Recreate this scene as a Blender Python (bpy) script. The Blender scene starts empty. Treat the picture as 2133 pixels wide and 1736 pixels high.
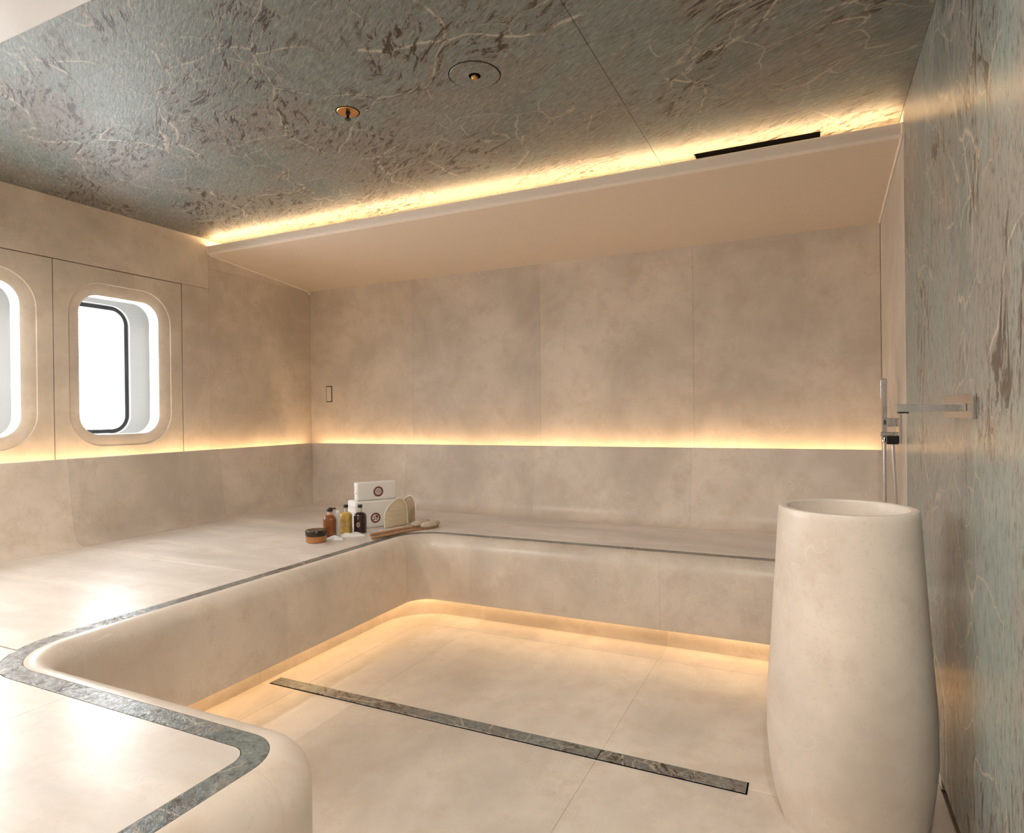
import bpy, bmesh, math, random
from mathutils import Vector, Matrix, noise as mnoise
random.seed(7)

# ------------------------------------------------------------------ camera
FPX, YAW, PITCH, ROLL, CAMH = 1316.08, 0.443143, -0.003814, -0.01151, 1.2
F = Vector((-math.sin(YAW)*math.cos(PITCH), math.cos(YAW)*math.cos(PITCH), math.sin(PITCH)))
r0 = Vector((math.cos(YAW), math.sin(YAW), 0)); u0 = r0.cross(F)
RT = r0*math.cos(ROLL)+u0*math.sin(ROLL); UP = -r0*math.sin(ROLL)+u0*math.cos(ROLL)
CAM = Vector((0, 0, CAMH))
S = bpy.context.scene
COL = S.collection
cd = bpy.data.cameras.new('camera'); cam = bpy.data.objects.new('camera', cd); COL.objects.link(cam)
cd.sensor_width = 36.0; cd.sensor_fit = 'HORIZONTAL'; cd.lens = FPX/2133*36.0; cd.clip_start = .02
cam.matrix_world = Matrix(((RT.x, UP.x, -F.x, 0), (RT.y, UP.y, -F.y, 0), (RT.z, UP.z, -F.z, CAMH), (0, 0, 0, 1)))
S.camera = cam

def at(u, v, z):
    """pixel of the 2133x1736 frame -> point on the horizontal plane at height z"""
    d = F + RT*((u-1066.5)/FPX) - UP*((v-868)/FPX)
    return CAM + d*((z-CAMH)/d.z)

# ------------------------------------------------------------------ world and exposure
W = bpy.data.worlds.new('overcast_sky'); S.world = W; W.use_nodes = True
bg = W.node_tree.nodes['Background']; bg.inputs[0].default_value = (.93, .97, 1, 1); bg.inputs[1].default_value = 10.0
vs = S.view_settings
vs.view_transform = 'Standard'; vs.look = 'None'; vs.gamma = 1; vs.use_curve_mapping = False; vs.exposure = 1.02
LED_COVE, LED_LEDGE, LED_KICK, LED_NEAR, DOWN_W = 17.0, 8.5, 7.0, 5.0, 60.0
WARM = (1.0, .70, .38)

# ------------------------------------------------------------------ main dimensions
XL, XR, YB, YN, ZC = -3.855, .357, 4.13, -1.0, 2.46      # left wall, right wall, back wall, near wall, ceiling
YG = 3.10                                                # where the green slab of the right wall ends
YS = 3.12                                                # front of the far soffit
SEAT = .5

# ------------------------------------------------------------------ materials
def nodes(name):
    m = bpy.data.materials.new(name); m.use_nodes = True
    nt = m.node_tree
    return m, nt, nt.nodes['Principled BSDF']
def nd(nt, t, **kw):
    n = nt.nodes.new(t)
    for k, v in kw.items():
        if k in n.inputs: n.inputs[k].default_value = v
        else: setattr(n, k, v)
    return n
def ramp(nt, src, stops):
    r = nt.nodes.new('ShaderNodeValToRGB'); e = r.color_ramp.elements
    while len(e) < len(stops): e.new(.5)
    for el, (p, c) in zip(e, stops):
        el.position = p; el.color = (c, c, c, 1) if isinstance(c, (int, float)) else (*c, 1)
    nt.links.new(src, r.inputs[0]); return r.outputs[0]
def mix(nt, fac, a, b, mode='MIX'):
    m = nt.nodes.new('ShaderNodeMix'); m.data_type = 'RGBA'; m.blend_type = mode
    for s, v in ((m.inputs[0], fac), (m.inputs[6], a), (m.inputs[7], b)):
        if hasattr(v, 'links'): nt.links.new(v, s)
        else: s.default_value = v if isinstance(v, (int, float)) else (*v, 1)
    return m.outputs[2]
def math_n(nt, op, a, b=None):
    m = nt.nodes.new('ShaderNodeMath'); m.operation = op
    for s, v in zip(m.inputs, (a, b)):
        if v is None: continue
        if hasattr(v, 'links'): nt.links.new(v, s)
        else: s.default_value = v
    return m.outputs[0]
def coords(nt, scale=(1, 1, 1), rot=(0, 0, 0)):
    c = nd(nt, 'ShaderNodeTexCoord'); mp = nd(nt, 'ShaderNodeMapping')
    mp.inputs['Scale'].default_value = scale; mp.inputs['Rotation'].default_value = rot
    nt.links.new(c.outputs['Object'], mp.inputs[0]); return mp.outputs[0]
def noise(nt, co, scale, detail=4, rough=.55, dist=0):
    n = nd(nt, 'ShaderNodeTexNoise'); n.inputs['Scale'].default_value = scale
    n.inputs['Detail'].default_value = detail; n.inputs['Roughness'].default_value = rough
    n.inputs['Distortion'].default_value = dist
    nt.links.new(co, n.inputs['Vector']); return n
def bump(nt, p, h, strength, dist):
    b = nd(nt, 'ShaderNodeBump'); b.inputs['Strength'].default_value = strength; b.inputs['Distance'].default_value = dist
    nt.links.new(h, b.inputs['Height']); nt.links.new(b.outputs[0], p.inputs['Normal'])

def limestone(name, base=(.74, .645, .545), rough=.34, streak=None, var=.10, vein=.35, bmp=.2):
    """honed cream limestone: soft clouds, fine speckle, thin pale scratches; each slab a little different"""
    m, nt, p = nodes(name)
    co = coords(nt)
    cst = coords(nt, streak) if streak else co
    cln = noise(nt, cst, 2.1, 4, .62, .3); cl = cln.outputs[0]
    lo = tuple(c*.79 for c in base); hi = tuple(min(1, c*1.07) for c in base)
    c = mix(nt, ramp(nt, cl, [(.34, 0), (.66, 1)]), lo, hi)
    sc_ = nd(nt, 'ShaderNodeSeparateColor'); nt.links.new(noise(nt, co, 7.5, 4, .7).outputs[1], sc_.inputs[0])
    c = mix(nt, ramp(nt, sc_.outputs[1], [(.50, 0), (.68, .5)]), c, tuple(x*k for x, k in zip(base, (.80, .74, .68))))
    sp = noise(nt, co, 85, 2, .7).outputs[0]
    c = mix(nt, ramp(nt, sp, [(.56, 0), (.75, .35)]), c, tuple(x*.70 for x in base))
    pit = nd(nt, 'ShaderNodeTexVoronoi'); pit.inputs['Scale'].default_value = 10; nt.links.new(co, pit.inputs['Vector'])
    mk = noise(nt, co, 3.4, 2).outputs[0]
    pm = math_n(nt, 'MULTIPLY', ramp(nt, pit.outputs['Distance'], [(.02, 1), (.05, 0)]), ramp(nt, mk, [(.52, 0), (.6, .35)]))
    c = mix(nt, pm, c, tuple(x*.45 for x in base))
    if vein:
        wv = nd(nt, 'ShaderNodeTexVoronoi', feature='DISTANCE_TO_EDGE'); wv.inputs['Scale'].default_value = 1.8
        dv = nd(nt, 'ShaderNodeVectorMath', operation='ADD')
        nt.links.new(co, dv.inputs[0]); nt.links.new(cln.outputs[1], dv.inputs[1]); nt.links.new(dv.outputs[0], wv.inputs['Vector'])
        vm = math_n(nt, 'MULTIPLY', ramp(nt, wv.outputs['Distance'], [(.0, vein), (.006, 0)]), ramp(nt, mk, [(.54, 0), (.6, 1)]))
        c = mix(nt, vm, c, (.90, .84, .76))
    oi = nd(nt, 'ShaderNodeObjectInfo')
    rv = nt.nodes.new('ShaderNodeMapRange'); nt.links.new(oi.outputs['Random'], rv.inputs[0])
    rv.inputs[3].default_value = 1-var; rv.inputs[4].default_value = 1+var*.5
    mm = nt.nodes.new('ShaderNodeVectorMath'); mm.operation = 'SCALE'
    nt.links.new(c, mm.inputs[0]); nt.links.new(rv.outputs[0], mm.inputs['Scale'])
    nt.links.new(mm.outputs[0], p.inputs['Base Color'])
    p.inputs['Roughness'].default_value = rough
    if bmp: bump(nt, p, noise(nt, cst, 16, 3, .6).outputs[0], bmp, .004)
    return m

def quartzite(name, stretch=(1, 1, 1), rot=(0, 0, 0), rough=.30, seed=0.0, dark=1.0, veins=1.0, pits=1.0, grain=(1, 1, 1), gs=42, warp=.45, tint=(1, 1, 1), bmp=.35):
    """green-grey leathered quartzite: brown clouds, cream veins, dark broken pits, grain along one direction"""
    m, nt, p = nodes(name)
    co0 = coords(nt, (1, 1, 1), rot)
    sh = nd(nt, 'ShaderNodeVectorMath', operation='ADD'); sh.inputs[1].default_value = (seed, seed*1.7, seed*.6)
    nt.links.new(co0, sh.inputs[0]); base = sh.outputs[0]
    st = nd(nt, 'ShaderNodeVectorMath', operation='MULTIPLY'); st.inputs[1].default_value = stretch
    nt.links.new(base, st.inputs[0]); co = st.outputs[0]
    wn = noise(nt, co, 2.0, 5, .68)
    w1 = nd(nt, 'ShaderNodeVectorMath', operation='MULTIPLY_ADD'); w1.inputs[1].default_value = (warp, warp, warp)
    nt.links.new(wn.outputs[1], w1.inputs[0]); nt.links.new(co, w1.inputs[2])
    wv = w1.outputs[0]
    wn2 = noise(nt, co, 1.3, 2, .5)
    w2 = nd(nt, 'ShaderNodeVectorMath', operation='MULTIPLY_ADD'); w2.inputs[1].default_value = (.55, .55, .55)
    nt.links.new(wn2.outputs[1], w2.inputs[0]); nt.links.new(co, w2.inputs[2])
    w3 = nd(nt, 'ShaderNodeVectorMath', operation='MULTIPLY_ADD'); w3.inputs[1].default_value = (.10, .10, .10)
    nt.links.new(wn.outputs[1], w3.inputs[0]); nt.links.new(w2.outputs[0], w3.inputs[2]); vv = w3.outputs[0]
    cln = noise(nt, wv, 1.7, 3, .6); cl = cln.outputs[0]
    sep = nd(nt, 'ShaderNodeSeparateColor'); nt.links.new(cln.outputs[1], sep.inputs[0])
    green = (.186*dark, .210*dark, .191*dark); grn2 = (.128*dark, .154*dark, .145*dark); brown = (.208*dark, .190*dark, .168*dark)
    c = mix(nt, ramp(nt, cl, [(.44, 0), (.54, 1)]), green, brown)
    c = mix(nt, ramp(nt, sep.outputs[1], [(.53, 0), (.60, .75)]), c, grn2)
    # fine grain along the stone
    gm_ = nd(nt, 'ShaderNodeVectorMath', operation='MULTIPLY'); gm_.inputs[1].default_value = grain; nt.links.new(co, gm_.inputs[0])
    gr = noise(nt, gm_.outputs[0], gs, 4, .72, .5).outputs[0]
    c = mix(nt, ramp(nt, gr, [(.34, .85), (.48, 0)]), c, tuple(x*.45 for x in brown))
    c = mix(nt, ramp(nt, gr, [(.53, 0), (.70, .55)]), c, (.42, .40, .34))
    # cream veins, broken up
    def vein(scale, width, chan, lo, amt, colr, cin):
        v = nd(nt, 'ShaderNodeTexVoronoi', feature='DISTANCE_TO_EDGE'); v.inputs['Scale'].default_value = scale
        nt.links.new(vv, v.inputs['Vector'])
        f = math_n(nt, 'MULTIPLY', ramp(nt, v.outputs['Distance'], [(0, amt), (width, 0)]), ramp(nt, sep.outputs[chan], [(lo, 0), (lo+.05, 1)]))
        return mix(nt, f, cin, colr)
    c = vein(2.0, .0125, 2, .475, .9*veins, (.56, .47, .36), c)
    c = vein(5.2, .016, 1, .48, .7*veins, (.52, .43, .33), c)
    # dark broken pits gathered in trains
    pm_ = nd(nt, 'ShaderNodeVectorMath', operation='MULTIPLY'); pm_.inputs[1].default_value = grain; nt.links.new(vv, pm_.inputs[0])
    pn = noise(nt, pm_.outputs[0], 24, 4, .75, .5).outputs[0]
    cm = ramp(nt, sep.outputs[2], [(.475, 0), (.555, pits)])
    pit = math_n(nt, 'MULTIPLY', ramp(nt, pn, [(.535, 0), (.585, 1)]), cm)
    halo = math_n(nt, 'MULTIPLY', ramp(nt, pn, [(.46, 0), (.58, .7)]), cm)
    c = mix(nt, halo, c, (.21*dark, .155*dark, .12*dark))
    c = mix(nt, pit, c, (.030, .020, .015))
    c = mix(nt, 1.0, c, tint, 'MULTIPLY')
    nt.links.new(c, p.inputs['Base Color'])
    p.inputs['Roughness'].default_value = rough
    h = math_n(nt, 'SUBTRACT', gr, math_n(nt, 'MULTIPLY', pit, .5))
    bump(nt, p, h, bmp, .005)
    return m

def plain(name, col, rough=.5, metal=0, nscale=60, namt=.06, bstr=.05, **kw):
    m, nt, p = nodes(name)
    co = coords(nt); n = noise(nt, co, nscale, 3).outputs[0]
    c = mix(nt, ramp(nt, n, [(.3, 0), (.7, 1)]), tuple(x*(1-namt) for x in col), tuple(min(1, x*(1+namt)) for x in col))
    nt.links.new(c, p.inputs['Base Color']); p.inputs['Roughness'].default_value = rough; p.inputs['Metallic'].default_value = metal
    if bstr: bump(nt, p, n, bstr, .002)
    for k, v in kw.items(): p.inputs[k.replace('_', ' ')].default_value = v
    return m
def emitter(name, col, strength):
    m, nt, p = nodes(name); p.inputs['Base Color'].default_value = (*col, 1)
    p.inputs['Emission Color'].default_value = (*col, 1); p.inputs['Emission Strength'].default_value = strength
    return m

M = {}
M['wall'] = limestone('wall_limestone', rough=.38, var=.11)
M['bench'] = limestone('bench_limestone', (.75, .66, .565), rough=.34, var=.11)
M['seat'] = limestone('seat_limestone', (.79, .725, .66), rough=.29, streak=(.5, 2.2, 1), var=.03, vein=.2, bmp=.07)
M['floor'] = limestone('floor_limestone', (.75, .67, .58), rough=.36, streak=(1.2, .8, 1), var=.11)
M['basin'] = limestone('basin_limestone', (.77, .69, .605), rough=.40, var=0, vein=.25, bmp=.1)
M['panel'] = limestone('window_panel_limestone', (.75, .66, .555), rough=.42, var=.03, vein=.0, bmp=.05)
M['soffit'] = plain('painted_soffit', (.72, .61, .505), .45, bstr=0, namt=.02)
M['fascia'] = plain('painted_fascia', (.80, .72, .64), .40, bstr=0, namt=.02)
M['caulk'] = plain('pale_sealant', (.88, .78, .68), .5, namt=.03)
M['white_paint'] = plain('white_paint', (.62, .60, .57), .4, namt=.015, bstr=0)
M['port_white'] = plain('port_white_paint', (.80, .80, .79), .35, namt=.01, bstr=.01)
M['lining'] = plain('cavity_paint', (.50, .50, .49), .4, namt=.01, bstr=0)
M['hull_grey'] = plain('hull_frame_paint', (.45, .45, .44), .4, namt=.01, bstr=.01)
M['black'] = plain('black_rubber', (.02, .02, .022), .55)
M['void'] = plain('dark_gap', (.002, .002, .002), .9, bstr=0)
M['void'].node_tree.nodes['Principled BSDF'].inputs['Specular IOR Level'].default_value = 0
M['ceil'] = quartzite('ceiling_quartzite', (.8, 1.25, 1), (0, 0, .55), .42, 3.1, .92, veins=.9, pits=1.0, grain=(.5, 1.5, 1), gs=60, tint=(.97, 1.02, 1.06))
M['green'] = quartzite('wall_quartzite', (1, 1.1, .8), (0, 0, 0), .23, 8.4, 1.55, veins=1.3, pits=.8, bmp=.25, grain=(1, 1, .45), gs=75, tint=(.99, 1.05, 1.08))
M['inlay'] = quartzite('inlay_quartzite', (1.3, 1.3, 1.3), (0, 0, .3), .26, 14.2, .95, tint=(.97, 1.02, 1.06))
M['chrome_dark_reflection'] = plain('chrome_dark_reflection', (.05, .05, .052), .08, 1, namt=.01, bstr=0)  # near-black tone paints dark reflections onto chrome parts
M['chrome'] = plain('polished_chrome', (.56, .56, .57), .05, 1, namt=.01, bstr=0)
M['hose'] = plain('brushed_hose_metal', (.62, .62, .64), .25, 1, 300, .2, .2)
M['brass'] = plain('aged_brass', (.55, .30, .12), .3, 1)
M['amber'] = plain('amber_plastic', (.22, .065, .014), .18, 0, 30, .15, .02, Coat_Weight=.5)
M['amber_jar'] = plain('honey_jar', (.42, .18, .06), .25, 0, 40, .15, .02)
M['neck'] = plain('frosted_neck', (.62, .42, .30), .3)
M['oil'] = plain('yellow_oil', (.62, .40, .09), .15, 0, 18, .3, .02, Coat_Weight=.5)
M['darkglass'] = plain('dark_red_glass', (.022, .005, .004), .12, 0, 30, .2, 0, Coat_Weight=.2)
M['clear'] = plain('clear_neck_glass', (.55, .54, .48), .1, Coat_Weight=.5)
M['cap'] = plain('black_cap', (.012, .011, .011), .3)
M['lid'] = plain('dark_brown_lid', (.030, .016, .009), .25, 0, 25, .4)
M['label'] = plain('pale_print', (.55, .42, .30), .5)
M['towel'] = plain('white_terry', (.90, .885, .855), .95, 0, 420, .05, .8)
M['mitt'] = plain('cream_cloth', (.74, .64, .46), .95, 0, 300, .06, .5)
M['mitt_tan'] = plain('tan_cloth', (.50, .38, .27), .95, 0, 300, .06, .5)
M['piping'] = plain('cream_piping', (.90, .82, .70), .8, 0, 200, .05, .3)
M['emblem'] = plain('brown_print', (.20, .055, .035), .8)
M['wood'] = plain('light_wood', (.47, .26, .13), .45, 0, 45, .2, .05)
M['fibre'] = plain('natural_fibre', (.62, .54, .42), .95, 0, 160, .3, 1)
M['led_cove'] = emitter('led_cove_light', WARM, LED_COVE)
M['led_ledge'] = emitter('led_ledge_light', WARM, LED_LEDGE)
M['led_kick'] = emitter('led_kick_light', WARM, LED_KICK)
M['led_near'] = emitter('led_near_light', WARM, LED_NEAR)
M['lens'] = emitter('downlight_lens', (1, .86, .70), 30.0)
gm = bpy.data.materials.new('port_glass'); gm.use_nodes = True; _nt = gm.node_tree
_p = _nt.nodes['Principled BSDF']; _p.inputs['Roughness'].default_value = .02; _p.inputs['Base Color'].default_value = (.9, .95, .95, 1)
_tr = _nt.nodes.new('ShaderNodeBsdfTransparent'); _mx = _nt.nodes.new('ShaderNodeMixShader'); _mx.inputs[0].default_value = .06
_nt.links.new(_tr.outputs[0], _mx.inputs[1]); _nt.links.new(_p.outputs[0], _mx.inputs[2])
_nt.links.new(_mx.outputs[0], _nt.nodes['Material Output'].inputs[0]); M['glass'] = gm

# ------------------------------------------------------------------ mesh helpers
def link(name, me, mat, parent=None, smooth=None):
    if mat is not None: me.materials.append(M[mat] if isinstance(mat, str) else mat)
    if smooth is not None:
        for p in me.polygons: p.use_smooth = True
        me.set_sharp_from_angle(angle=math.radians(smooth))
    o = bpy.data.objects.new(name, me); COL.objects.link(o)
    if parent: o.parent = parent
    return o
def mesh(name, V, Fc, mat, parent=None, smooth=None, bev=0, seg=1, bang=40):
    me = bpy.data.meshes.new(name); me.from_pydata([tuple(v) for v in V], [], Fc); me.validate()
    bm = bmesh.new(); bm.from_mesh(me)
    bmesh.ops.remove_doubles(bm, verts=bm.verts, dist=1e-6)
    bmesh.ops.recalc_face_normals(bm, faces=bm.faces)
    if bev:
        ed = [e for e in bm.edges if len(e.link_faces) == 2 and e.calc_face_angle(0) > math.radians(bang)]
        bmesh.ops.bevel(bm, geom=ed, offset=bev, segments=seg, profile=.5, affect='EDGES', clamp_overlap=True)
    bm.to_mesh(me); bm.free()
    return link(name, me, mat, parent, smooth)
def box(name, x0, x1, y0, y1, z0, z1, mat, parent=None, bev=.0006, seg=1, smooth=None, mtx=None):
    V = [Vector((x, y, z)) for x in (x0, x1) for y in (y0, y1) for z in (z0, z1)]
    if mtx is not None: V = [mtx @ v for v in V]
    Fc = [(0, 1, 3, 2), (4, 6, 7, 5), (0, 4, 5, 1), (2, 3, 7, 6), (0, 2, 6, 4), (1, 5, 7, 3)]
    return mesh(name, V, Fc, mat, parent, smooth, bev, seg)
def prism(name, pts, z0, z1, mat, parent=None, bev=.0006):
    n = len(pts); V = [(x, y, z0) for x, y in pts]+[(x, y, z1) for x, y in pts]
    Fc = [tuple(range(n-1, -1, -1)), tuple(range(n, 2*n))]+[(i, (i+1) % n, n+(i+1) % n, n+i) for i in range(n)]
    return mesh(name, V, Fc, mat, parent, None, bev)
def loft(name, rings, mat, parent=None, closed=True, caps=True, smooth=35, cyc=False, bev=0):
    """rings: equal-length lists of points; closed = each ring is a loop; cyc = last ring joins the first"""
    n = len(rings[0]); V = [p for r in rings for p in r]; Fc = []
    m = len(rings)
    for i in range(m if cyc else m-1):
        a, b = i*n, ((i+1) % m)*n
        for k in range(n if closed else n-1):
            Fc.append((a+k, a+(k+1) % n, b+(k+1) % n, b+k))
    if caps and not cyc and closed: Fc += [tuple(range(n)), tuple(range((m-1)*n, m*n))]
    return mesh(name, V, Fc, mat, parent, smooth, bev)
def lathe(name, prof, mat, parent=None, c=(0, 0, 0), n=48, smooth=40, sq=None, caps=True):
    """prof: (r, z) list; sq = superellipse exponent for squarish section"""
    rings = []
    for r, z in prof:
        ring = []
        for k in range(n):
            a = 2*math.pi*k/n; ca, sa = math.cos(a), math.sin(a)
            s = 1 if not sq else (abs(ca)**sq+abs(sa)**sq)**(-1/sq)
            ring.append((c[0]+r*s*ca, c[1]+r*s*sa, c[2]+z))
        rings.append(ring)
    return loft(name, rings, mat, parent, smooth=smooth, caps=caps)
def tube(name, pts, r, mat, parent=None, n=10, sx=1.0):
    pts = [Vector(p) for p in pts]; rings = []; up = Vector((0, 0, 1))
    for i, p in enumerate(pts):
        t = (pts[min(i+1, len(pts)-1)]-pts[max(i-1, 0)]).normalized()
        a = t.cross(up)
        if a.length < .05: a = t.cross(Vector((0, 1, 0)))
        a.normalize(); b = a.cross(t)
        rr = r[i] if isinstance(r, (list, tuple)) else r
        rings.append([p+a*math.cos(2*math.pi*k/n)*rr+b*math.sin(2*math.pi*k/n)*rr*sx for k in range(n)])
    return loft(name, rings, mat, parent)
def spline(P, n=24):
    """Catmull-Rom through the points"""
    P = [Vector(p) for p in P]; P = [2*P[0]-P[1]]+P+[2*P[-1]-P[-2]]; out = []
    for i in range(1, len(P)-2):
        for k in range(n):
            t = k/n; a, b, c, d = P[i-1:i+3]
            out.append(.5*((2*b)+(c-a)*t+(2*a-5*b+4*c-d)*t*t+(3*b-a-3*c+d)*t**3))
    return out+[P[-2]]
def empty(name, loc=(0, 0, 0)):
    o = bpy.data.objects.new(name, None); COL.objects.link(o); o.location = (0, 0, 0); o.empty_display_size = .05
    return o
def tag(o, label, cat=None, group=None, kind=None):
    o['label'] = label
    if cat: o['category'] = cat
    if group: o['group'] = group
    if kind: o['kind'] = kind
    return o
def struct(o, label, cat='structure'): return tag(o, label, cat, kind='structure')

# ================================================================== THE SETTING
G = .0003   # half of a joint
# ---- bench front line seen from above: (point, inward normal) ; used by bench, kick and floor border
YF, XF, YE, XE, RC, RV = 3.09, -2.085, 1.095, -.925, .12, .19
def arc(cx, cy, r, a0, a1, n, sgn):
    out = []
    for i in range(n+1):
        a = math.radians(a0+(a1-a0)*i/n); d = Vector((math.cos(a), math.sin(a)))
        out.append((Vector((cx, cy))+d*r, d*sgn))
    return out
def line(p, q, nrm):
    p, q, nrm = Vector(p), Vector(q), Vector(nrm); t = (q-p).normalized()*G
    return [(p+t, nrm), (q-t, nrm)]
C1 = arc(XF+RC, YF-RC, RC, 90, 180, 12, 1)
C2 = arc(XF+RC, YE+RC, RC, 180, 270, 12, 1)
C3 = arc(XE-RV, YE-RV, RV, 90, 0, 16, -1)
PIECES = [line((XR-.003, YF), (-.68, YF), (0, 1)), line((-.68, YF), (-1.735, YF), (0, 1)), line((-1.735, YF), (XF+RC, YF), (0, 1)), C1,
          line((XF, YF-RC), (XF, 2.07), (-1, 0)), line((XF, 2.07), (XF, YE+RC), (-1, 0)), C2,
          line((XF+RC, YE), (-1.70, YE), (0, -1)), line((-1.70, YE), (XE-RV, YE), (0, -1)), C3,
          line((XE, YE-RV), (XE, .35), (-1, 0)), line((XE, .35), (XE, YN+.006), (-1, 0))]
def off(pc, u): return [tuple(p+n*u) for p, n in pc]
def sweep(name, pc, prof, mat, parent, smooth=30, bev=0):
    return loft(name, [[(*(p+n*u), z) for u, z in prof] for p, n in pc], mat, parent, smooth=smooth, bev=bev)

# ---- floor
fl = box('floor', XL-.1, XR+.15, YN-.1, YB+.1, -.12, -.012, 'floor', bev=0)
struct(fl, 'cream limestone floor of large honed tiles around the stone drain', 'floor')
BU = -.03
for pc in PIECES:
    sweep('border_tile', pc, [(BU, -.012), (BU, -.0008), (BU+.0012, 0), (.19, 0), (.19, -.012)], 'floor', fl)
xb, yb, ye = XF+abs(BU)+2*G, YF-abs(BU)-2*G, YE+abs(BU)+2*G
cA = [(x, y) for x, y in off(C1, BU-2*G)]
JX = [-1.738, -.685]; YD = 2.125
t = [(JX[0]-G, yb)]+cA+[(xb, YD+G), (JX[0]-G, YD+G)]
prism('tile', t, -.012, 0, 'floor', fl)
box('tile', JX[0]+G, JX[1]-G, YD+G, yb, -.012, 0, 'floor', fl)
box('tile', JX[1]+G, XR, YD+G, yb, -.012, 0, 'floor', fl)
cB = off(C2, BU-2*G)
prism('tile', [(xb, YD-G)]+cB+[(JX[0]-G, ye), (JX[0]-G, YD-G)], -.012, 0, 'floor', fl)
box('tile', JX[0]+G, JX[1]-G, ye, YD-G, -.012, 0, 'floor', fl)
box('tile', JX[1]+G, XR, ye, YD-G, -.012, 0, 'floor', fl)
box('tile', -.70, XR, YN, ye-2*G, -.012, 0, 'floor', fl)
# ---- drain
dr = empty('floor_drain'); tag(dr, 'long narrow green stone drain cover set in the floor', 'drain')
def drain_plate(x0, x1):
    box('drain_plate', x0+.0012, x1-.0012, 2.093, 2.157, .0004, .0035, 'inlay', dr, bev=.0015)
for a, b in ((-2.212, -1.738), (-1.738, -.685), (-.685, -.197)): drain_plate(a, b)
box('drain_channel', -2.2155, -.1935, 2.0895, 2.1605, .0002, .0012, 'void', dr, bev=0)

# ---- back wall: four limestone slabs above the ledge
wb = box('wall_back', XL-.1, XR+.15, YB+.018, YB+.12, 0, 2.6, 'wall', bev=0)
struct(wb, 'far limestone wall of four tall beige slabs above the bench', 'wall')
ex = [XL, -2.815, -1.735, -.677, XR]
for a, b in zip(ex, ex[1:]): box('slab', a+G, b-G, YB, YB+.018, .45, 2.275, 'wall', wb)

# ---- left wall with port panels
wl = box('wall_left_backing', XL-.045, XL-.018, 3.0, YB+.1, 0, 2.6, 'wall', bev=0)
wl.name = 'wall_left'
struct(wl, 'beige limestone wall with two rounded ports on the left', 'wall')
ZP = 2.11
V1, V2, PW = 2.112, 2.918, .806
box('slab', XL-.018, XL, YS+.012, YB, .45, 2.2535, 'wall', wl)
box('slab', XL-.018, XL, YS+.012, YB, 2.2545, 2.60, 'wall', wl)
box('slab', XL-.018, XL, V2+.003, YS+.012-2*G, .45, ZP-G, 'wall', wl)
box('header_slab', XL-.018, XL, YN, YS+.011, ZP+.002, 2.60, 'wall', wl)
box('light_seal', XL-.30, XL-.0185, YN, 3.0, ZP-.0095, 2.62, 'void', wl, bev=0)  # added unseen behind the panel joints to block leaking daylight
for k in range(4): box('light_seal', XL-.30, XL-.0185, V2-k*PW-.0095, V2-k*PW+.0095, .40, ZP-.009, 'void', wl, bev=0)
box('lower_slab', XL-.03, XL-.004, YN, V2+.001, .40, .90, 'wall', wl)
box('side_slab', XL-.018, XL, YN, V1-2*PW-.003, .90, ZP+.002, 'wall', wl)
def rrect(y0, y1, z0, z1, r, n=10):
    out = []
    for cy_, cz_, a0 in ((y1-r, z1-r, 0), (y0+r, z1-r, 90), (y0+r, z0+r, 180), (y1-r, z0+r, 270)):
        for i in range(n+1):
            a = math.radians(a0+90*i/n); out.append((cy_+r*math.cos(a), cz_+r*math.sin(a)))
    return out
NR = 10
def plate_with_hole(name, x, ybox, zbox, rings, mat, parent, smooth=25):
    """flat plate at x whose rounded hole follows the rings (list of (x, outline)) inwards"""
    (y0, y1), (z0, z1) = ybox, zbox
    corners = [(y1, z1), (y0, z1), (y0, z0), (y1, z0)]
    V = [(x, *c) for c in corners]; n = 4*(NR+1); Fc = []
    for rx, o in rings: V += [(rx, *p) for p in o]
    for c in range(4):
        b = 4+c*(NR+1)
        for i in range(NR): Fc.append((c, b+i, b+i+1))
        nb = 4+((c+1) % 4)*(NR+1); Fc.append((c, b+NR, nb, (c+1) % 4))
    for k in range(len(rings)-1):
        a, b = 4+k*n, 4+(k+1)*n
        for i in range(n): Fc.append((a+i, a+(i+1) % n, b+(i+1) % n, b+i))
    m0 = len(V); V += [(x-.02, *c) for c in corners]
    for c in range(4): Fc.append((c, (c+1) % 4, m0+(c+1) % 4, m0+c))
    return mesh(name, V, Fc, mat, parent, smooth)
def ring_strip(name, rings, mat, parent, cyc=False, smooth=25):
    return loft(name, [[(x, *p) for p in o] for x, o in rings], mat, parent, caps=False, cyc=cyc, smooth=smooth)
HD = .325   # liner to hull
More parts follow.
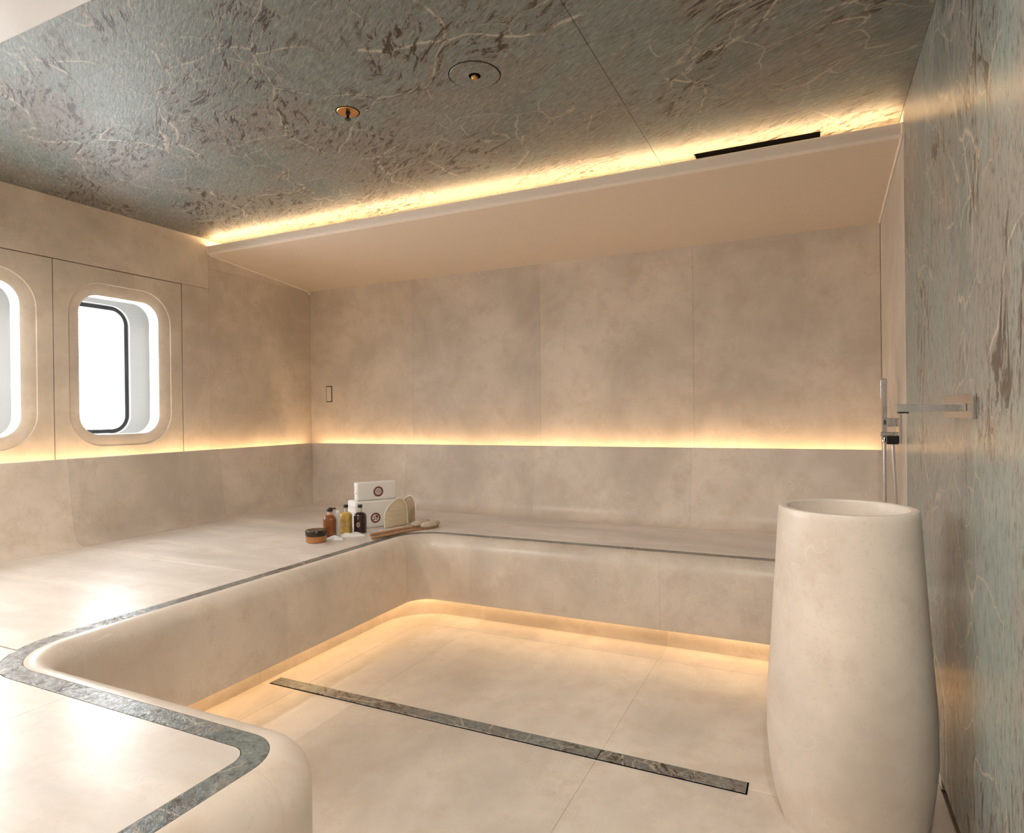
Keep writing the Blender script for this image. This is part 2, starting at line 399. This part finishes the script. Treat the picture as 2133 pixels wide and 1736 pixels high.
def port(i, y0, label):
    """one recessed port: limestone panel, flared surround, white jamb, grey hull frame, black gasket, glass"""
    y1 = y0+PW; hy0, hy1, hz0, hz1 = y0+.152, y1-.155, 1.105, 1.944
    w = empty('window_%d' % i); struct(w, label, 'window')
    xp = XL-.002
    hole = lambda d, r=.115: rrect(hy0-d, hy1+d, hz0-d, hz1+d, r+d, NR)
    plate_with_hole('panel', xp, (y0+.0025, y1-.0025), (.90, ZP-.003),
                    [(xp, hole(.072, .13)), (xp-.007, hole(.069, .13)), (xp-.0075, hole(.060, .125)), (xp-.020, hole(.008)), (xp-.026, hole(.0))], 'panel', w)
    ring_strip('jamb', [(xp-.026, hole(0)), (xp-.115, hole(0)), (xp-.115, hole(.03))], 'port_white', w)
    xh = XL-HD
    cav = [(y0+.01, .98), (y1-.01, .98), (y1-.01, 2.10), (y0+.01, 2.10)]
    ring_strip('cavity_lining', [(xp-.022, cav), (xh, cav)], 'lining', w)
    plate_with_hole('hull_frame', xh, (y0-.01, y1+.01), (.96, 2.12), [(xh, hole(.006, .12)), (xh-.012, hole(.0, .12)), (xh-.03, hole(0, .12))], 'hull_grey', w)
    ring_strip('gasket', [(xh-.012, hole(-.0005)), (xh-.012, hole(-.026, .115)), (xh-.03, hole(-.026, .115)), (xh-.03, hole(-.0005))], 'black', w, cyc=True)
    gl = hole(-.010); n = len(gl)
    mesh('glass_pane', [(xh-.020, *p) for p in gl]+[(xh-.026, *p) for p in gl],
         [tuple(range(n)), tuple(range(n, 2*n))]+[(k, (k+1) % n, n+(k+1) % n, n+k) for k in range(n)], 'glass', w)
    ld = bpy.data.lights.new('port_daylight', 'AREA'); ld.shape = 'RECTANGLE'; ld.size = hy1-hy0; ld.size_y = hz1-hz0
    ld.cycles.is_portal = True
    lo = bpy.data.objects.new('port_daylight', ld); COL.objects.link(lo); lo.parent = w
    lo.location = (xh-.05, (hy0+hy1)/2, (hz0+hz1)/2); lo.rotation_euler = (math.pi/2, 0, -math.pi/2)
port(1, V1, 'rounded port in a square panel near the far corner, black gasket showing')
port(2, V1-PW, 'rounded port cut off by the left edge of the picture')
port(3, V1-2*PW, 'rounded port beside the near bench, outside the picture')
struct(box('wall_hull', XL-.37, XL-.33, YN-.1, V1-2*PW-.02, 0, 2.6, 'wall', bev=0), 'outer wall strip beside the near bench', 'wall')

# ---- right wall: green quartzite slabs with a shadow gap, beige return beyond
wr = box('wall_right', XR+.03, XR+.12, YN-.1, YB+.1, -.1, 2.6, 'void', bev=0)
struct(wr, 'green-grey veined stone wall on the right, beige at its far end', 'wall')
for a, b in ((YN, 1.03), (1.03, YG)): box('stone_slab', XR, XR+.025, a+G*.6, b-G*.6, .040, 2.60, 'green', wr, bev=.001)
box('skirting', XR+.001, XR+.03, 2.37, YG, 0, .0395, 'floor', wr)
box('return_slab', XR+.002, XR+.03, YG+.0015, YB+.02, 0, 2.60, 'wall', wr)
box('lit_edge_strip', XR-.0015, XR+.02, YG-.0005, YG+.003, .024, 2.44, 'caulk', wr, bev=0)  # pale strip paints the lit edge of the green slab

# ---- near wall (behind the viewer)
struct(box('wall_near', XL-.4, XR+.12, YN-.12, YN, 0, 2.6, 'wall', bev=0), 'beige limestone wall behind the viewer', 'wall')

# ---- ceiling slabs
ce = box('ceiling', XL-.4, XR+.12, YN-.1, YB+.1, ZC+.02, ZC+.14, 'void', bev=0)
struct(ce, 'dark green-grey veined stone ceiling of large slabs', 'ceiling')
for x0, x1, y0, y1 in ((XL, -.68, 1.0, 2.066), (-.68, XR, 1.0, 2.066), (XL, -.68, 2.066, 3.40), (-.68, XR, 2.066, 3.1815), (-.68, -.5115, 3.1825, 3.40), (.0455, XR, 3.1825, 3.40)):
    box('ceiling_slab', x0+.0006, x1-.0006, y0+.0006, y1-.0006, ZC, ZC+.02, 'ceil', ce, bev=.001)

# ---- far soffit with light cove
so = empty('ceiling_soffit'); so.name = 'trim_1'
struct(so, 'sloping beige soffit above the far bench with a lit cove edge', 'soffit')
prof = [(YS+.012, 2.412), (YS+.003, 2.412), (YS, 2.409), (YS, 2.374), (YS+.004, 2.364), (YS+.014, 2.3585)]
low = [(YS+.03, 2.3565), (YB-.06, 2.2665), (YB-.03, 2.262), (YB, 2.258)]
ring = prof+[(YS+.03, 2.3565), (YS+.03, 2.385), (YS+.012, 2.387)]
loft('fascia', [[(x, y, z) for y, z in ring] for x in (XL, XR)], 'fascia', so, smooth=25)
ring2 = low+[(YB, 2.30), (YS+.03, 2.385)]
loft('soffit_board', [[(x, y, z) for y, z in ring2] for x in (XL, XR)], 'soffit', so, smooth=25)
box('cove_back', XL, XR, 3.36, 3.40, 2.375, ZC, 'fascia', so, bev=0)
box('led_strip', XL+.01, XR-.01, YS+.036, YS+.052, 2.392, 2.4112, 'led_cove', so, bev=0)
tube('sealant_bead', [(XL+.004, YS+.004, 2.412), (XL+.004, YS+.004, 2.37), (XL+.004, YS+.03, 2.354), (XL+.004, YB-.06, 2.2645), (XL+.004, YB-.02, 2.255), (XL+.004, YB-.004, 2.235)], .008, 'caulk', so, 8)
tube('sealant_bead', [(XR-.003, YS+.004, 2.412), (XR-.003, YS+.004, 2.37), (XR-.003, YS+.03, 2.354), (XR-.003, YB-.06, 2.2645), (XR-.003, YB-.02, 2.255)], .006, 'caulk', so, 8)
# dark slot vent in the ceiling right above the cove lip
ve = box('slot_vent', -.511, .045, 3.184, 3.355, ZC+.010, ZC+.0195, 'void', None, bev=.0008)
tag(ve, 'thin black slot vent along the glowing edge of the soffit', 'vent')

# ---- near soffit (top left corner of the picture, goes on over the viewer)
YK = 1.135
ns = empty('near_soffit'); ns.name = 'trim_2'
struct(ns, 'pale painted soffit in the top left corner of the picture', 'soffit')
box('soffit_board', XL, XR, YN, YK, 2.405, 2.425, 'white_paint', ns, bev=.003, seg=2)
box('led_strip', XL+.01, XR-.01, YK-.05, YK-.04, 2.4255, 2.430, 'led_near', ns, bev=0)
box('cove_back', XL, XR, YK-.30, YK-.27, 2.425, ZC, 'fascia', ns, bev=0)

# ================================================================== THE BENCH
be = empty('corner_bench')
tag(be, 'built-in cream limestone bench wrapping the corner with green stone inlay', 'bench')
nose = [(.165, .132), (.012, .132), (.003, .136), (0, .145)]
RN = .08
for k in range(0, 9):
    a = math.radians(180-90*k/8); nose.append((RN+RN*math.cos(a), SEAT-RN+RN*math.sin(a)))
nose += [(.0838, SEAT), (.0838, .455), (.165, .455)]
for pc in PIECES:
    sweep('front_panel', pc, nose, 'bench', be, 30)
    sweep('inlay_strip', pc, [(.0852, .46), (.0852, .4998), (.1395, .4998), (.1395, .46)], 'inlay', be, 30, 0)
    sweep('kick_panel', pc, [(.166, 0), (.166, .131), (.186, .131), (.186, 0)], 'bench', be, 30)
LEDP = [(.138, .1235), (.138, .1315), (.150, .1315), (.150, .1235)]
ap = []
for pc in PIECES: ap += [q for q in pc if not ap or (q[0]-ap[-1][0]).length > .004]
sweep('led_strip', ap, LEDP, 'led_kick', be)
SU = .1412
xs, ys, yss = XF-SU, YF+SU, YE-SU
box('seat_slab', -.68+G, XR-.003, ys, YB-.02, .47, SEAT, 'seat', be)
box('seat_slab', -1.735+G, -.68-G, ys, YB-.02, .47, SEAT, 'seat', be)
prism('seat_slab', [(-1.735-G, ys)]+off(C1, SU)+[(xs, 2.07+G), (XL+.02, 2.07+G), (XL+.02, YB-.02), (-1.735-G, YB-.02)], .47, SEAT, 'seat', be)
YJ = 1.08
c2 = off(C2, SU)
prism('seat_slab', [(XL+.02, 2.07-G), (xs, 2.07-G)]+[p for p in c2 if p[1] > YJ+.004]+[(XL+.02, YJ+G)], .47, SEAT, 'seat', be)
lowc = [p for p in c2 if p[1] < YJ-.002]
prism('seat_slab', [(XL+.02, YJ-G), (lowc[0][0]-.006, YJ-G)]+lowc+[(-1.703-G, yss), (-1.703-G, YN+.006), (XL+.02, YN+.006)], .47, SEAT, 'seat', be)
c3 = off(C3, SU)
prism('seat_slab', [(-1.703+G, yss)]+c3+[(XE-SU, YN+.006), (-1.703+G, YN+.006)], .47, SEAT, 'seat', be)
# reclined backrest with a coved foot; (w = distance from wall, z)
BR = [(.086, .930), (.088, .9755), (.0905, .978), (.102, .978), (.1055, .975)]
for k in range(9):
    a = k/8
    p0, p1, p2 = Vector((.160, .590)), Vector((.172, .503)), Vector((.250, .5006))
    q = p0*(1-a)**2+p1*2*a*(1-a)+p2*a*a; BR.append((q.x, q.y))
BR += [(.250, .4995), (.12, .4995)]
def brest(kind, a, b, ma=False, mb=False):
    rings = []
    for s, mit in ((a, ma), (b, mb)):
        r = []
        for w, z in BR:
            if kind == 'back': r.append(((XL+w+.0005) if mit else s, YB-w, z))
            else: r.append((XL+w, (YB-w-.0005) if mit else s, z))
        rings.append(r)
    return loft('backrest_panel', rings, 'bench', be, smooth=25)
brest('back', 0, -2.80-G, ma=True); brest('back', -2.80+G, -1.735-G); brest('back', -1.735+G, -.677-G); brest('back', -.677+G, XR-.003)
brest('left', 3.11+G, 0, mb=True); brest('left', 2.115+G, 3.11-G); brest('left', 1.06+G, 2.115-G); brest('left', YN+.006, 1.06-G)
box('ledge_led', XL+.09, XR-.01, YB-.062, YB-.050, .945, .952, 'led_ledge', be, bev=0)
box('ledge_led', XL+.050, XL+.062, YN+.02, YB-.10, .945, .952, 'led_ledge', be, bev=0)
box('ledge_tray', XL+.002, XR-.003, YB-.086, YB-.002, .930, .944, 'bench', be, bev=0)
box('ledge_tray', XL+.001, XL+.086, YN+.003, YB-.09, .930, .944, 'bench', be, bev=0)

# ================================================================== BASIN
BX, BY = .088, 2.07
bs = empty('pedestal_basin'); tag(bs, 'tall rounded cream stone pedestal basin in front of the green wall', 'basin')
ctrl = [(.178, 0), (.194, .053), (.207, .115), (.2185, .22), (.2195, .30), (.2175, .38), (.206, .54), (.193, .74), (.183, .90)]
pr = []
sp_ = spline([(r, z, 0) for r, z in ctrl], 8)
pr = [(p.x, p.y) for p in sp_]
pr = [(.002, 0.0005), (.10, 0.0005)]+pr+[(.1815, .916), (.1795, .9195), (.176, .9205), (.162, .9205), (.159, .919), (.157, .915)]
lathe('body', pr, 'basin', bs, (BX, BY, 0), 96, 30, caps=False)
bowl = [(.1575, .9155)]+[(.155*math.cos(math.radians(a))**.6, .905-.16*math.sin(math.radians(a))) for a in range(4, 87, 6)]+[(.02, .745), (.002, .7449)]
lathe('bowl', bowl, 'basin', bs, (BX, BY, 0), 96, 50, caps=False)
lathe('waste', [(.021, .7452), (.021, .749), (.018, .751), (.004, .7515)], 'chrome', bs, (BX, BY, 0), 32)

# ================================================================== WALL SPOUT
sp = empty('wall_spout'); tag(sp, 'polished chrome bar spout on a rectangular plate above the basin', 'tap')
box('wall_plate', XR-.010, XR, 1.845, 2.19, 1.176, 1.238, 'chrome', sp, bev=.0015, seg=2)
box('spout', .197, XR-.010, 1.90, 1.945, 1.194, 1.2135, 'chrome', sp, bev=.0015, seg=2)
box('outlet', .203, .226, 1.908, 1.937, 1.190, 1.1945, 'black', sp, bev=.001)
box('lever', XR-.075, XR-.0098, 1.975, 2.02, 1.196, 1.2135, 'chrome_dark_reflection', sp, bev=.0015, seg=2)  # dark reflection put into the lever's colour

# ================================================================== HAND SHOWER
hs = empty('hand_shower'); tag(hs, 'slim chrome hand shower with hose on the beige return wall', 'shower')
HX, HY = .2985, 3.335
wand = box('wand', HX-.011, HX+.011, HY-.011, HY+.011, 1.085, 1.342, 'chrome', hs, bev=.003, seg=2)
box('spray_face', HX-.014, HX-.0108, HY-.009, HY+.009, 1.25, 1.335, 'hose', wand, bev=.0008)
pl_ = box('wall_plate', XR-.010, XR+.002, HY-.085, HY+.02, 1.05, 1.215, 'chrome', hs, bev=.0015, seg=2)
box('bracket_arm', HX-.016, XR-.0095, HY-.013, HY+.013, 1.080, 1.098, 'chrome', hs, bev=.002, seg=2)
for z0 in (1.125, 1.045):
    box('control_knob', XR-.055, XR-.0095, HY-.06, HY-.025, z0, z0+.038, 'chrome' if z0 > 1.1 else 'chrome_dark_reflection', hs, bev=.002, seg=2)  # lower knob carries a dark reflection in its colour
box('dark_reflection_patch', XR-.058, XR-.0548, HY-.052, HY-.033, 1.132, 1.154, 'black', hs, bev=.001)  # black patch added to paint a dark reflection on the knob
lathe('hose_nut', [(.009, 1.050), (.012, 1.053), (.012, 1.076), (.009, 1.080)], 'chrome', hs, (HX, HY, 0), 20)
hp = spline([(HX, HY, 1.052), (HX, HY, .85), (HX+.002, HY+.002, .66), (HX+.008, HY-.004, .565), (HX+.026, HY-.02, .545), (HX+.040, HY-.035, .60), (HX+.038, HY-.045, .80), (XR-.028, HY-.044, .98), (XR-.030, HY-.043, 1.045)], 10)
tube('hose', hp, .0072, 'hose', hs, 12)

# ================================================================== CEILING FITTINGS
hc = empty('access_hatch'); tag(hc, 'round stone access plate with a small nozzle in the ceiling', 'hatch')
HXc, HYc = -1.12, 2.07
lathe('cover', [(.004, -.003), (.092, -.003), (.094, -.001), (.094, .0)], 'ceil', hc, (HXc, HYc, ZC), 48)
lathe('joint_ring', [(.094, -.0004), (.0975, -.0004), (.0975, -.0001), (.094, -.0001)], 'void', hc, (HXc, HYc, ZC), 48)
lathe('nozzle_well', [(.004, -.0036), (.022, -.0036), (.022, -.003), (.004, -.003)], 'void', hc, (HXc, HYc, ZC), 32)
lathe('nozzle', [(.003, -.016), (.009, -.016), (.013, -.010), (.013, -.0036)], 'brass', hc, (HXc, HYc, ZC), 24)
sk = empty('sprinkler'); tag(sk, 'recessed brass sprinkler with a dark bulb hanging in the ceiling', 'sprinkler')
SX, SY = -1.725, 2.082
lathe('escutcheon', [(.020, -.004), (.042, -.004), (.045, -.001), (.045, -.0002)], 'brass', sk, (SX, SY, ZC), 36)
lathe('dark_rim', [(.045, -.0012), (.049, -.001), (.049, -.0001), (.045, -.0001)], 'void', sk, (SX, SY, ZC), 36)
lathe('bulb', [(.004, -.034), (.012, -.034), (.012, -.030), (.006, -.028), (.006, -.012), (.011, -.010), (.011, -.004)], 'cap', sk, (SX, SY, ZC), 20)

# ---- near soffit lamps: the first real, the other two added unseen as fill
def downlight(x, y, label, k=1.0):
    t = empty('downlight'); tag(t, label, 'lamp', 'recessed downlights of the near soffit')
    lathe('ring', [(.036, -.004), (.046, -.004), (.048, -.002), (.048, 0), (.036, 0)], 'white_paint', t, (x, y, 2.405), 32)
    lathe('lens', [(.003, -.002), (.036, -.002), (.036, -.0005), (.003, -.0005)], 'lens', t, (x, y, 2.405), 24)
    ld = bpy.data.lights.new('downlight_beam', 'SPOT'); ld.energy = DOWN_W*k; ld.color = (1, .92, .83); ld.spot_size = math.radians(172); ld.spot_blend = .5; ld.shadow_soft_size = .04
    lo = bpy.data.objects.new('downlight_beam', ld); COL.objects.link(lo); lo.parent = t; lo.location = (x, y, 2.395)
downlight(.10, -.10, 'recessed ceiling lamp above the entrance passage')
downlight(-.35, .80, 'added unseen fill lamp above the passage, nearer the basin', .42)
downlight(-2.75, .75, 'added unseen fill lamp above the near corner of the bench', 1.05)

# ---- control plate on the back wall
cp = empty('wall_switch'); tag(cp, 'small narrow flush control plate on the far wall near the corner', 'switch')
box('frame', -3.685, -3.622, YB-.0015, YB, 1.318, 1.452, 'black', cp, bev=0)
box('plate', -3.678, -3.629, YB-.006, YB-.0015, 1.325, 1.445, 'panel', cp, bev=.001)

# ================================================================== BATH THINGS ON THE BENCH CORNER
Z0 = SEAT+.0005
def base(u, v): 
    p = at(u, v, SEAT); return (p.x, p.y, Z0)
def moved(o, c, rz=0):
    """place a thing built round the origin"""
    o.location = c; o.rotation_euler = (0, 0, rz); return o
# jar
j = empty('cosmetic_jar'); tag(j, 'low honey-coloured jar with a dark brown lid', 'jar')
lathe('body', [(.004, 0), (.052, 0), (.056, .004), (.056, .034), (.054, .036), (.004, .036)], 'amber_jar', j, n=40)
lathe('lid', [(.004, .0362), (.0575, .0362), (.0585, .039), (.0585, .064), (.056, .067), (.004, .067)], 'lid', j, n=40)
moved(j, base(659, 1129))
VA = math.atan2(RT.y, RT.x)
# amber pump bottle
b = empty('pump_bottle'); tag(b, 'amber pump bottle with a black nozzle beside the jar', 'bottle')
lathe('body', [(.004, 0), (.033, 0), (.036, .003), (.036, .098), (.033, .110), (.024, .122), (.015, .127), (.004, .127)], 'amber', b, n=40, sq=3)
lathe('collar', [(.004, .1272), (.0145, .1272), (.0145, .145), (.011, .148), (.004, .148)], 'neck', b, n=24)
h_ = lathe('pump_head', [(.004, .1482), (.016, .1482), (.018, .152), (.017, .162), (.012, .168), (.004, .169)], 'cap', b, n=24)
tube('nozzle', [(.008, 0, .160), (.026, 0, .163), (.034, 0, .161)], .0045, 'cap', h_, 8)
moved(b, base(687.5, 1118.5), VA+.1)
# white tube
t = empty('white_tube'); tag(t, 'slim white tube standing between the amber and yellow bottles', 'tube')
lathe('body', [(.004, .02), (.011, .02), (.012, .024), (.012, .125), (.010, .143), (.004, .145)], 'towel', t, n=24, sq=4)
lathe('cap', [(.004, 0), (.0115, 0), (.0115, .0195), (.004, .0195)], 'towel', t, n=24, sq=4)
moved(t, base(704.5, 1115), VA)
# glass bottles
def bottle(name, label, body, neck, c):
    b = empty(name); tag(b, label, 'bottle')
    bd = lathe('body', [(.004, 0), (.031, 0), (.0345, .003), (.0345, .098), (.032, .110), (.022, .119), (.0115, .124), (.004, .124)], body, b, n=40, sq=3.2)
    lathe('neck', [(.004, .1242), (.0112, .1242), (.0112, .150), (.004, .150)], neck, b, n=24)
    lathe('cap', [(.004, .1502), (.0135, .1502), (.0135, .166), (.012, .168), (.004, .168)], 'cap', b, n=24)
    # printed oval on the front
    V = []; Fc = []
    n = 20
    for r in (1.0, .72):
        for k in range(n):
            a = 2*math.pi*k/n; V.append((.011*r*math.cos(a), -.0348, .052+.015*r*math.sin(a)))
    Fc = [(k, (k+1) % n, n+(k+1) % n, n+k) for k in range(n)]
    for z in (.085, .091, .097): m0 = len(V); V += [(-.003, -.0348, z), (.003, -.0348, z), (.003, -.0348, z+.0025), (-.003, -.0348, z+.0025)]; Fc.append((m0, m0+1, m0+2, m0+3))
    for k in range(5):
        a = 2*math.pi*k/5+.3; m0 = len(V)
        for q in (0, 1, 2, 3):
            aa = a+math.pi/2*q; V.append((.004*math.cos(a)+.0028*math.cos(aa), -.0348, .052+.006*math.sin(a)+.0028*math.sin(aa)))
        Fc.append((m0, m0+1, m0+2, m0+3))
    mesh('print', V, Fc, 'label', bd)
    moved(b, c, VA-.12); return b
bottle('oil_bottle', 'yellow oil bottle with clear neck and black cap', 'oil', 'clear', base(721, 1110))
bottle('dark_bottle', 'dark red-brown glass bottle with black cap before the towels', 'darkglass', 'clear', base(750.5, 1110))
# towels: width direction e, facing n
EA = math.atan2(.85, .52)
def towel(name, label, w, d, h, folds, motif):
    tw = empty(name); tag(tw, label, 'towel', 'white folded towels')
    # body: soft block with slightly puffed faces, local x = width, -y = front
    bm = bmesh.new(); bmesh.ops.create_cube(bm, size=1)
    bmesh.ops.scale(bm, vec=(w, d, h), verts=bm.verts); bmesh.ops.translate(bm, vec=(w/2, d/2, h/2), verts=bm.verts)
    bmesh.ops.bevel(bm, geom=list(bm.edges), offset=.012, segments=4, profile=.5, affect='EDGES')
    bmesh.ops.subdivide_edges(bm, edges=[e for e in bm.edges if e.calc_length() > .04], cuts=6, use_grid_fill=True)
    for v in bm.verts:
        k = mnoise.noise(Vector((v.co.x*14, v.co.y*14, v.co.z*14)))
        v.co.x += .0025*k; v.co.z += .0022*mnoise.noise(Vector((v.co.x*9, 5, v.co.y*9)))*(v.co.z/h)
    me = bpy.data.meshes.new(name+'_body'); bm.to_mesh(me); bm.free()
    link('folded_body', me, 'towel', tw, 60)
    for z in folds:   # fold lips on the left side
        tube('fold', [(-.0005, .010, z), (-.002, d*.5, z+.002), (-.0005, d-.012, z)], .004, 'towel', tw, 8)
    # emblem printed on the front
    cx_, cz_, R_ = motif[2]*w, h*motif[1], .032
    n = 36; yf = -.0012
    V = []; Fc = []
    for r in (1, .68):
        for k in range(n): V.append((cx_+R_*r*math.cos(2*math.pi*k/n), yf, cz_+R_*r*math.sin(2*math.pi*k/n)))
    Fc = [(k, (k+1) % n, n+(k+1) % n, n+k) for k in range(n)]
    em = mesh('emblem', V, Fc, 'emblem', tw)
    V = []; Fc = []
    def leaf(a, r0_, r1_, wd):
        m0 = len(V); ca, sa = math.cos(a), math.sin(a)
        for rr, s in ((r0_, 0), ((r0_+r1_)/2, wd), (r1_, 0), ((r0_+r1_)/2, -wd)):
            V.append((cx_+rr*ca-s*sa, yf, cz_+rr*sa+s*ca))
        Fc.append((m0, m0+1, m0+2, m0+3))
    if motif[0] == 'rosette':
        for k in range(9): leaf(2*math.pi*k/9, .010, .021, .0034)
        for k in range(6): leaf(2*math.pi*k/6+.4, .002, .010, .0028)
    else:
        for k, (a, rr) in enumerate(((.75, .022), (.75+math.pi, .022), (1.25, .021), (.25, .021), (2.6, .017), (5.3, .017))): leaf(a, .003, rr, .0055)
    mesh('motif', V, Fc, 'emblem', em)
    return tw
pL = at(741, 1104, SEAT)
ex_ = Vector((math.cos(EA), math.sin(EA), 0)); ey_ = Vector((-math.sin(EA), math.cos(EA), 0))
lt = towel('folded_towel', 'large folded white towel with a leaf seal, under the smaller one', .285, .15, .168, (.05, .10, .135), ('leaf', .36, .45))
moved(lt, (pL.x, pL.y, Z0), EA)
ut = towel('hand_towel', 'small folded white towel with a round seal, topmost of the pile', .262, .055, .115, (.05,), ('rosette', .46, .53))
q_ = pL+ex_*.014+ey_*.012
moved(ut, (q_.x, q_.y, Z0+.1695), EA)
# bath mitts
def mitt(name, label, w, h, th, mat, c, rz, lean, lines):
    t = empty(name); tag(t, label, 'mitt')
    prof = [(-.5, 0), (-.5, .30), (-.47, .52), (-.36, .70), (-.18, .85), (.02, .96), (.18, 1), (.33, .95), (.45, .80), (.5, .58), (.5, .30), (.5, 0)]
    pts = [(p.x*w, p.y*h) for p in spline([(x, z, 0) for x, z in prof], 4)]
    cx_, cz_ = 0, h*.42
    rings = []
    for s, y in ((1, 0), (.93, -.55), (.7, -.9), (.35, -1), (.05, -1)):
        rings.append([(cx_+(x-cx_)*s, y*th/2, max(0, cz_+(z-cz_)*s)) for x, z in pts])
    back = [[(x, -y, z) for x, y, z in r] for r in rings[1:]]
    loft('body', list(reversed(back))+rings, mat, t, smooth=60)
    tube('piping', [(x, -th*.22, max(.004, z)) for x, z in pts], .0048, 'piping', t, 8)
    for f in lines:
        tube('seam_fold', [(-.40*w, -th*.36, h*f), (-.1*w, -th*.5, h*(f-.03)), (.2*w, -th*.5, h*(f-.02)), (.40*w, -th*.36, h*(f+.01))], .003, mat, t, 6)
    t.location = c; t.rotation_euler = (lean, 0, rz); return t
mA, mB = at(800, 1102, SEAT), at(848, 1093, SEAT); pm = (mA+mB)/2
mitt('bath_mitt', 'cream bath mitt standing against the large towel', .185, .172, .03, 'mitt', (pm.x, pm.y, Z0+.002), math.atan2(mB.y-mA.y, mB.x-mA.x), -.06, (.62, .45, .28))
pm2 = at(848, 1089, SEAT)
mitt('tan_mitt', 'tan bath mitt with pale piping behind the cream one', .115, .172, .022, 'mitt_tan', (pm2.x, pm2.y, Z0+.002), VA-.15, -.08, ())
# small folded cloths
def cloth(label, c, rz, L, Wd, H):
    bm = bmesh.new(); bmesh.ops.create_grid(bm, x_segments=22, y_segments=14, size=.5)
    for v in bm.verts:
        x, y = v.co.x, v.co.y
        k = max(0, 1-(abs(2*x)**3))*max(0, 1-(abs(2*y)**3))
        nz = mnoise.noise(Vector((x*3.1+rz*4, y*3.4, rz)))
        v.co = Vector((x*L*(1+.12*nz), y*Wd*(1+.1*mnoise.noise(Vector((y*3, x*3, 2)))), H*k*(.75+.6*nz)+.0015))
    ex2 = bmesh.ops.extrude_face_region(bm, geom=list(bm.faces))
    for g in ex2['geom']:
        if isinstance(g, bmesh.types.BMVert): g.co.z = 0.0
    bmesh.ops.recalc_face_normals(bm, faces=bm.faces)
    me = bpy.data.meshes.new('face_cloth'); bm.to_mesh(me); bm.free()
    o = link('face_cloth', me, 'towel', None, 60); tag(o, label, 'cloth', 'crumpled face cloths')
    o.location = c; o.rotation_euler = (0, 0, rz); return o
p1 = at(698, 1124, SEAT); p2 = at(735, 1117, SEAT)
cloth('small crumpled white cloth right beside the jar', (p1.x, p1.y, Z0), .55, .10, .07, .018)
cloth('longer crumpled white cloth in front of the dark bottle', (p2.x, p2.y, Z0), .75, .135, .075, .024)
# body brushes: wooden handle and fibre head
def brush(label, a, b, dz, hl):
    A = at(*a, SEAT); B = at(*b, SEAT); t = empty('body_brush'); tag(t, label, 'brush', 'long handled body brushes')
    d = (B-A); L = d.length; d.normalize()
    P = lambda s, z: (A.x+d.x*s, A.y+d.y*s, z)
    z = Z0+.0085
    tube('handle', [P(0, z), P(.01, z), P(.10, z), P(L-.06, z+dz*.6), P(L, z+dz)], [.006, .0085, .0085, .0075, .0065], 'wood', t, 12)
    hc_ = Vector(P(L+hl*.45, z+dz)); side = Vector((-d.y, d.x, 0))
    for nm, zz, hh, sc, mt in (('fibre_pad', .0, .034, 1.0, 'fibre'), ('back_plate', -.0075, .007, .92, 'wood')):
        rings = []
        for s, y in ((.35, 0), (.85, .06), (1, .35), (.97, .72), (.8, .93), (.3, 1)):
            rings.append([hc_+d*(math.cos(2*math.pi*k/28)*hl*.5*s*sc*(1+.05*math.sin(5*k)))+side*(math.sin(2*math.pi*k/28)*.029*s*sc*(1+.06*math.cos(4*k)))+Vector((0, 0, zz+hh*y)) for k in range(28)])
        loft(nm, rings, mt, t, smooth=60)
brush('nearer long wooden brush with a fibre head, lying along the inlay', (773, 1125), (880, 1104), .0, .15)
brush('farther long wooden brush with a fibre head, touching the mitts', (771, 1118), (860, 1101), .0, .15)
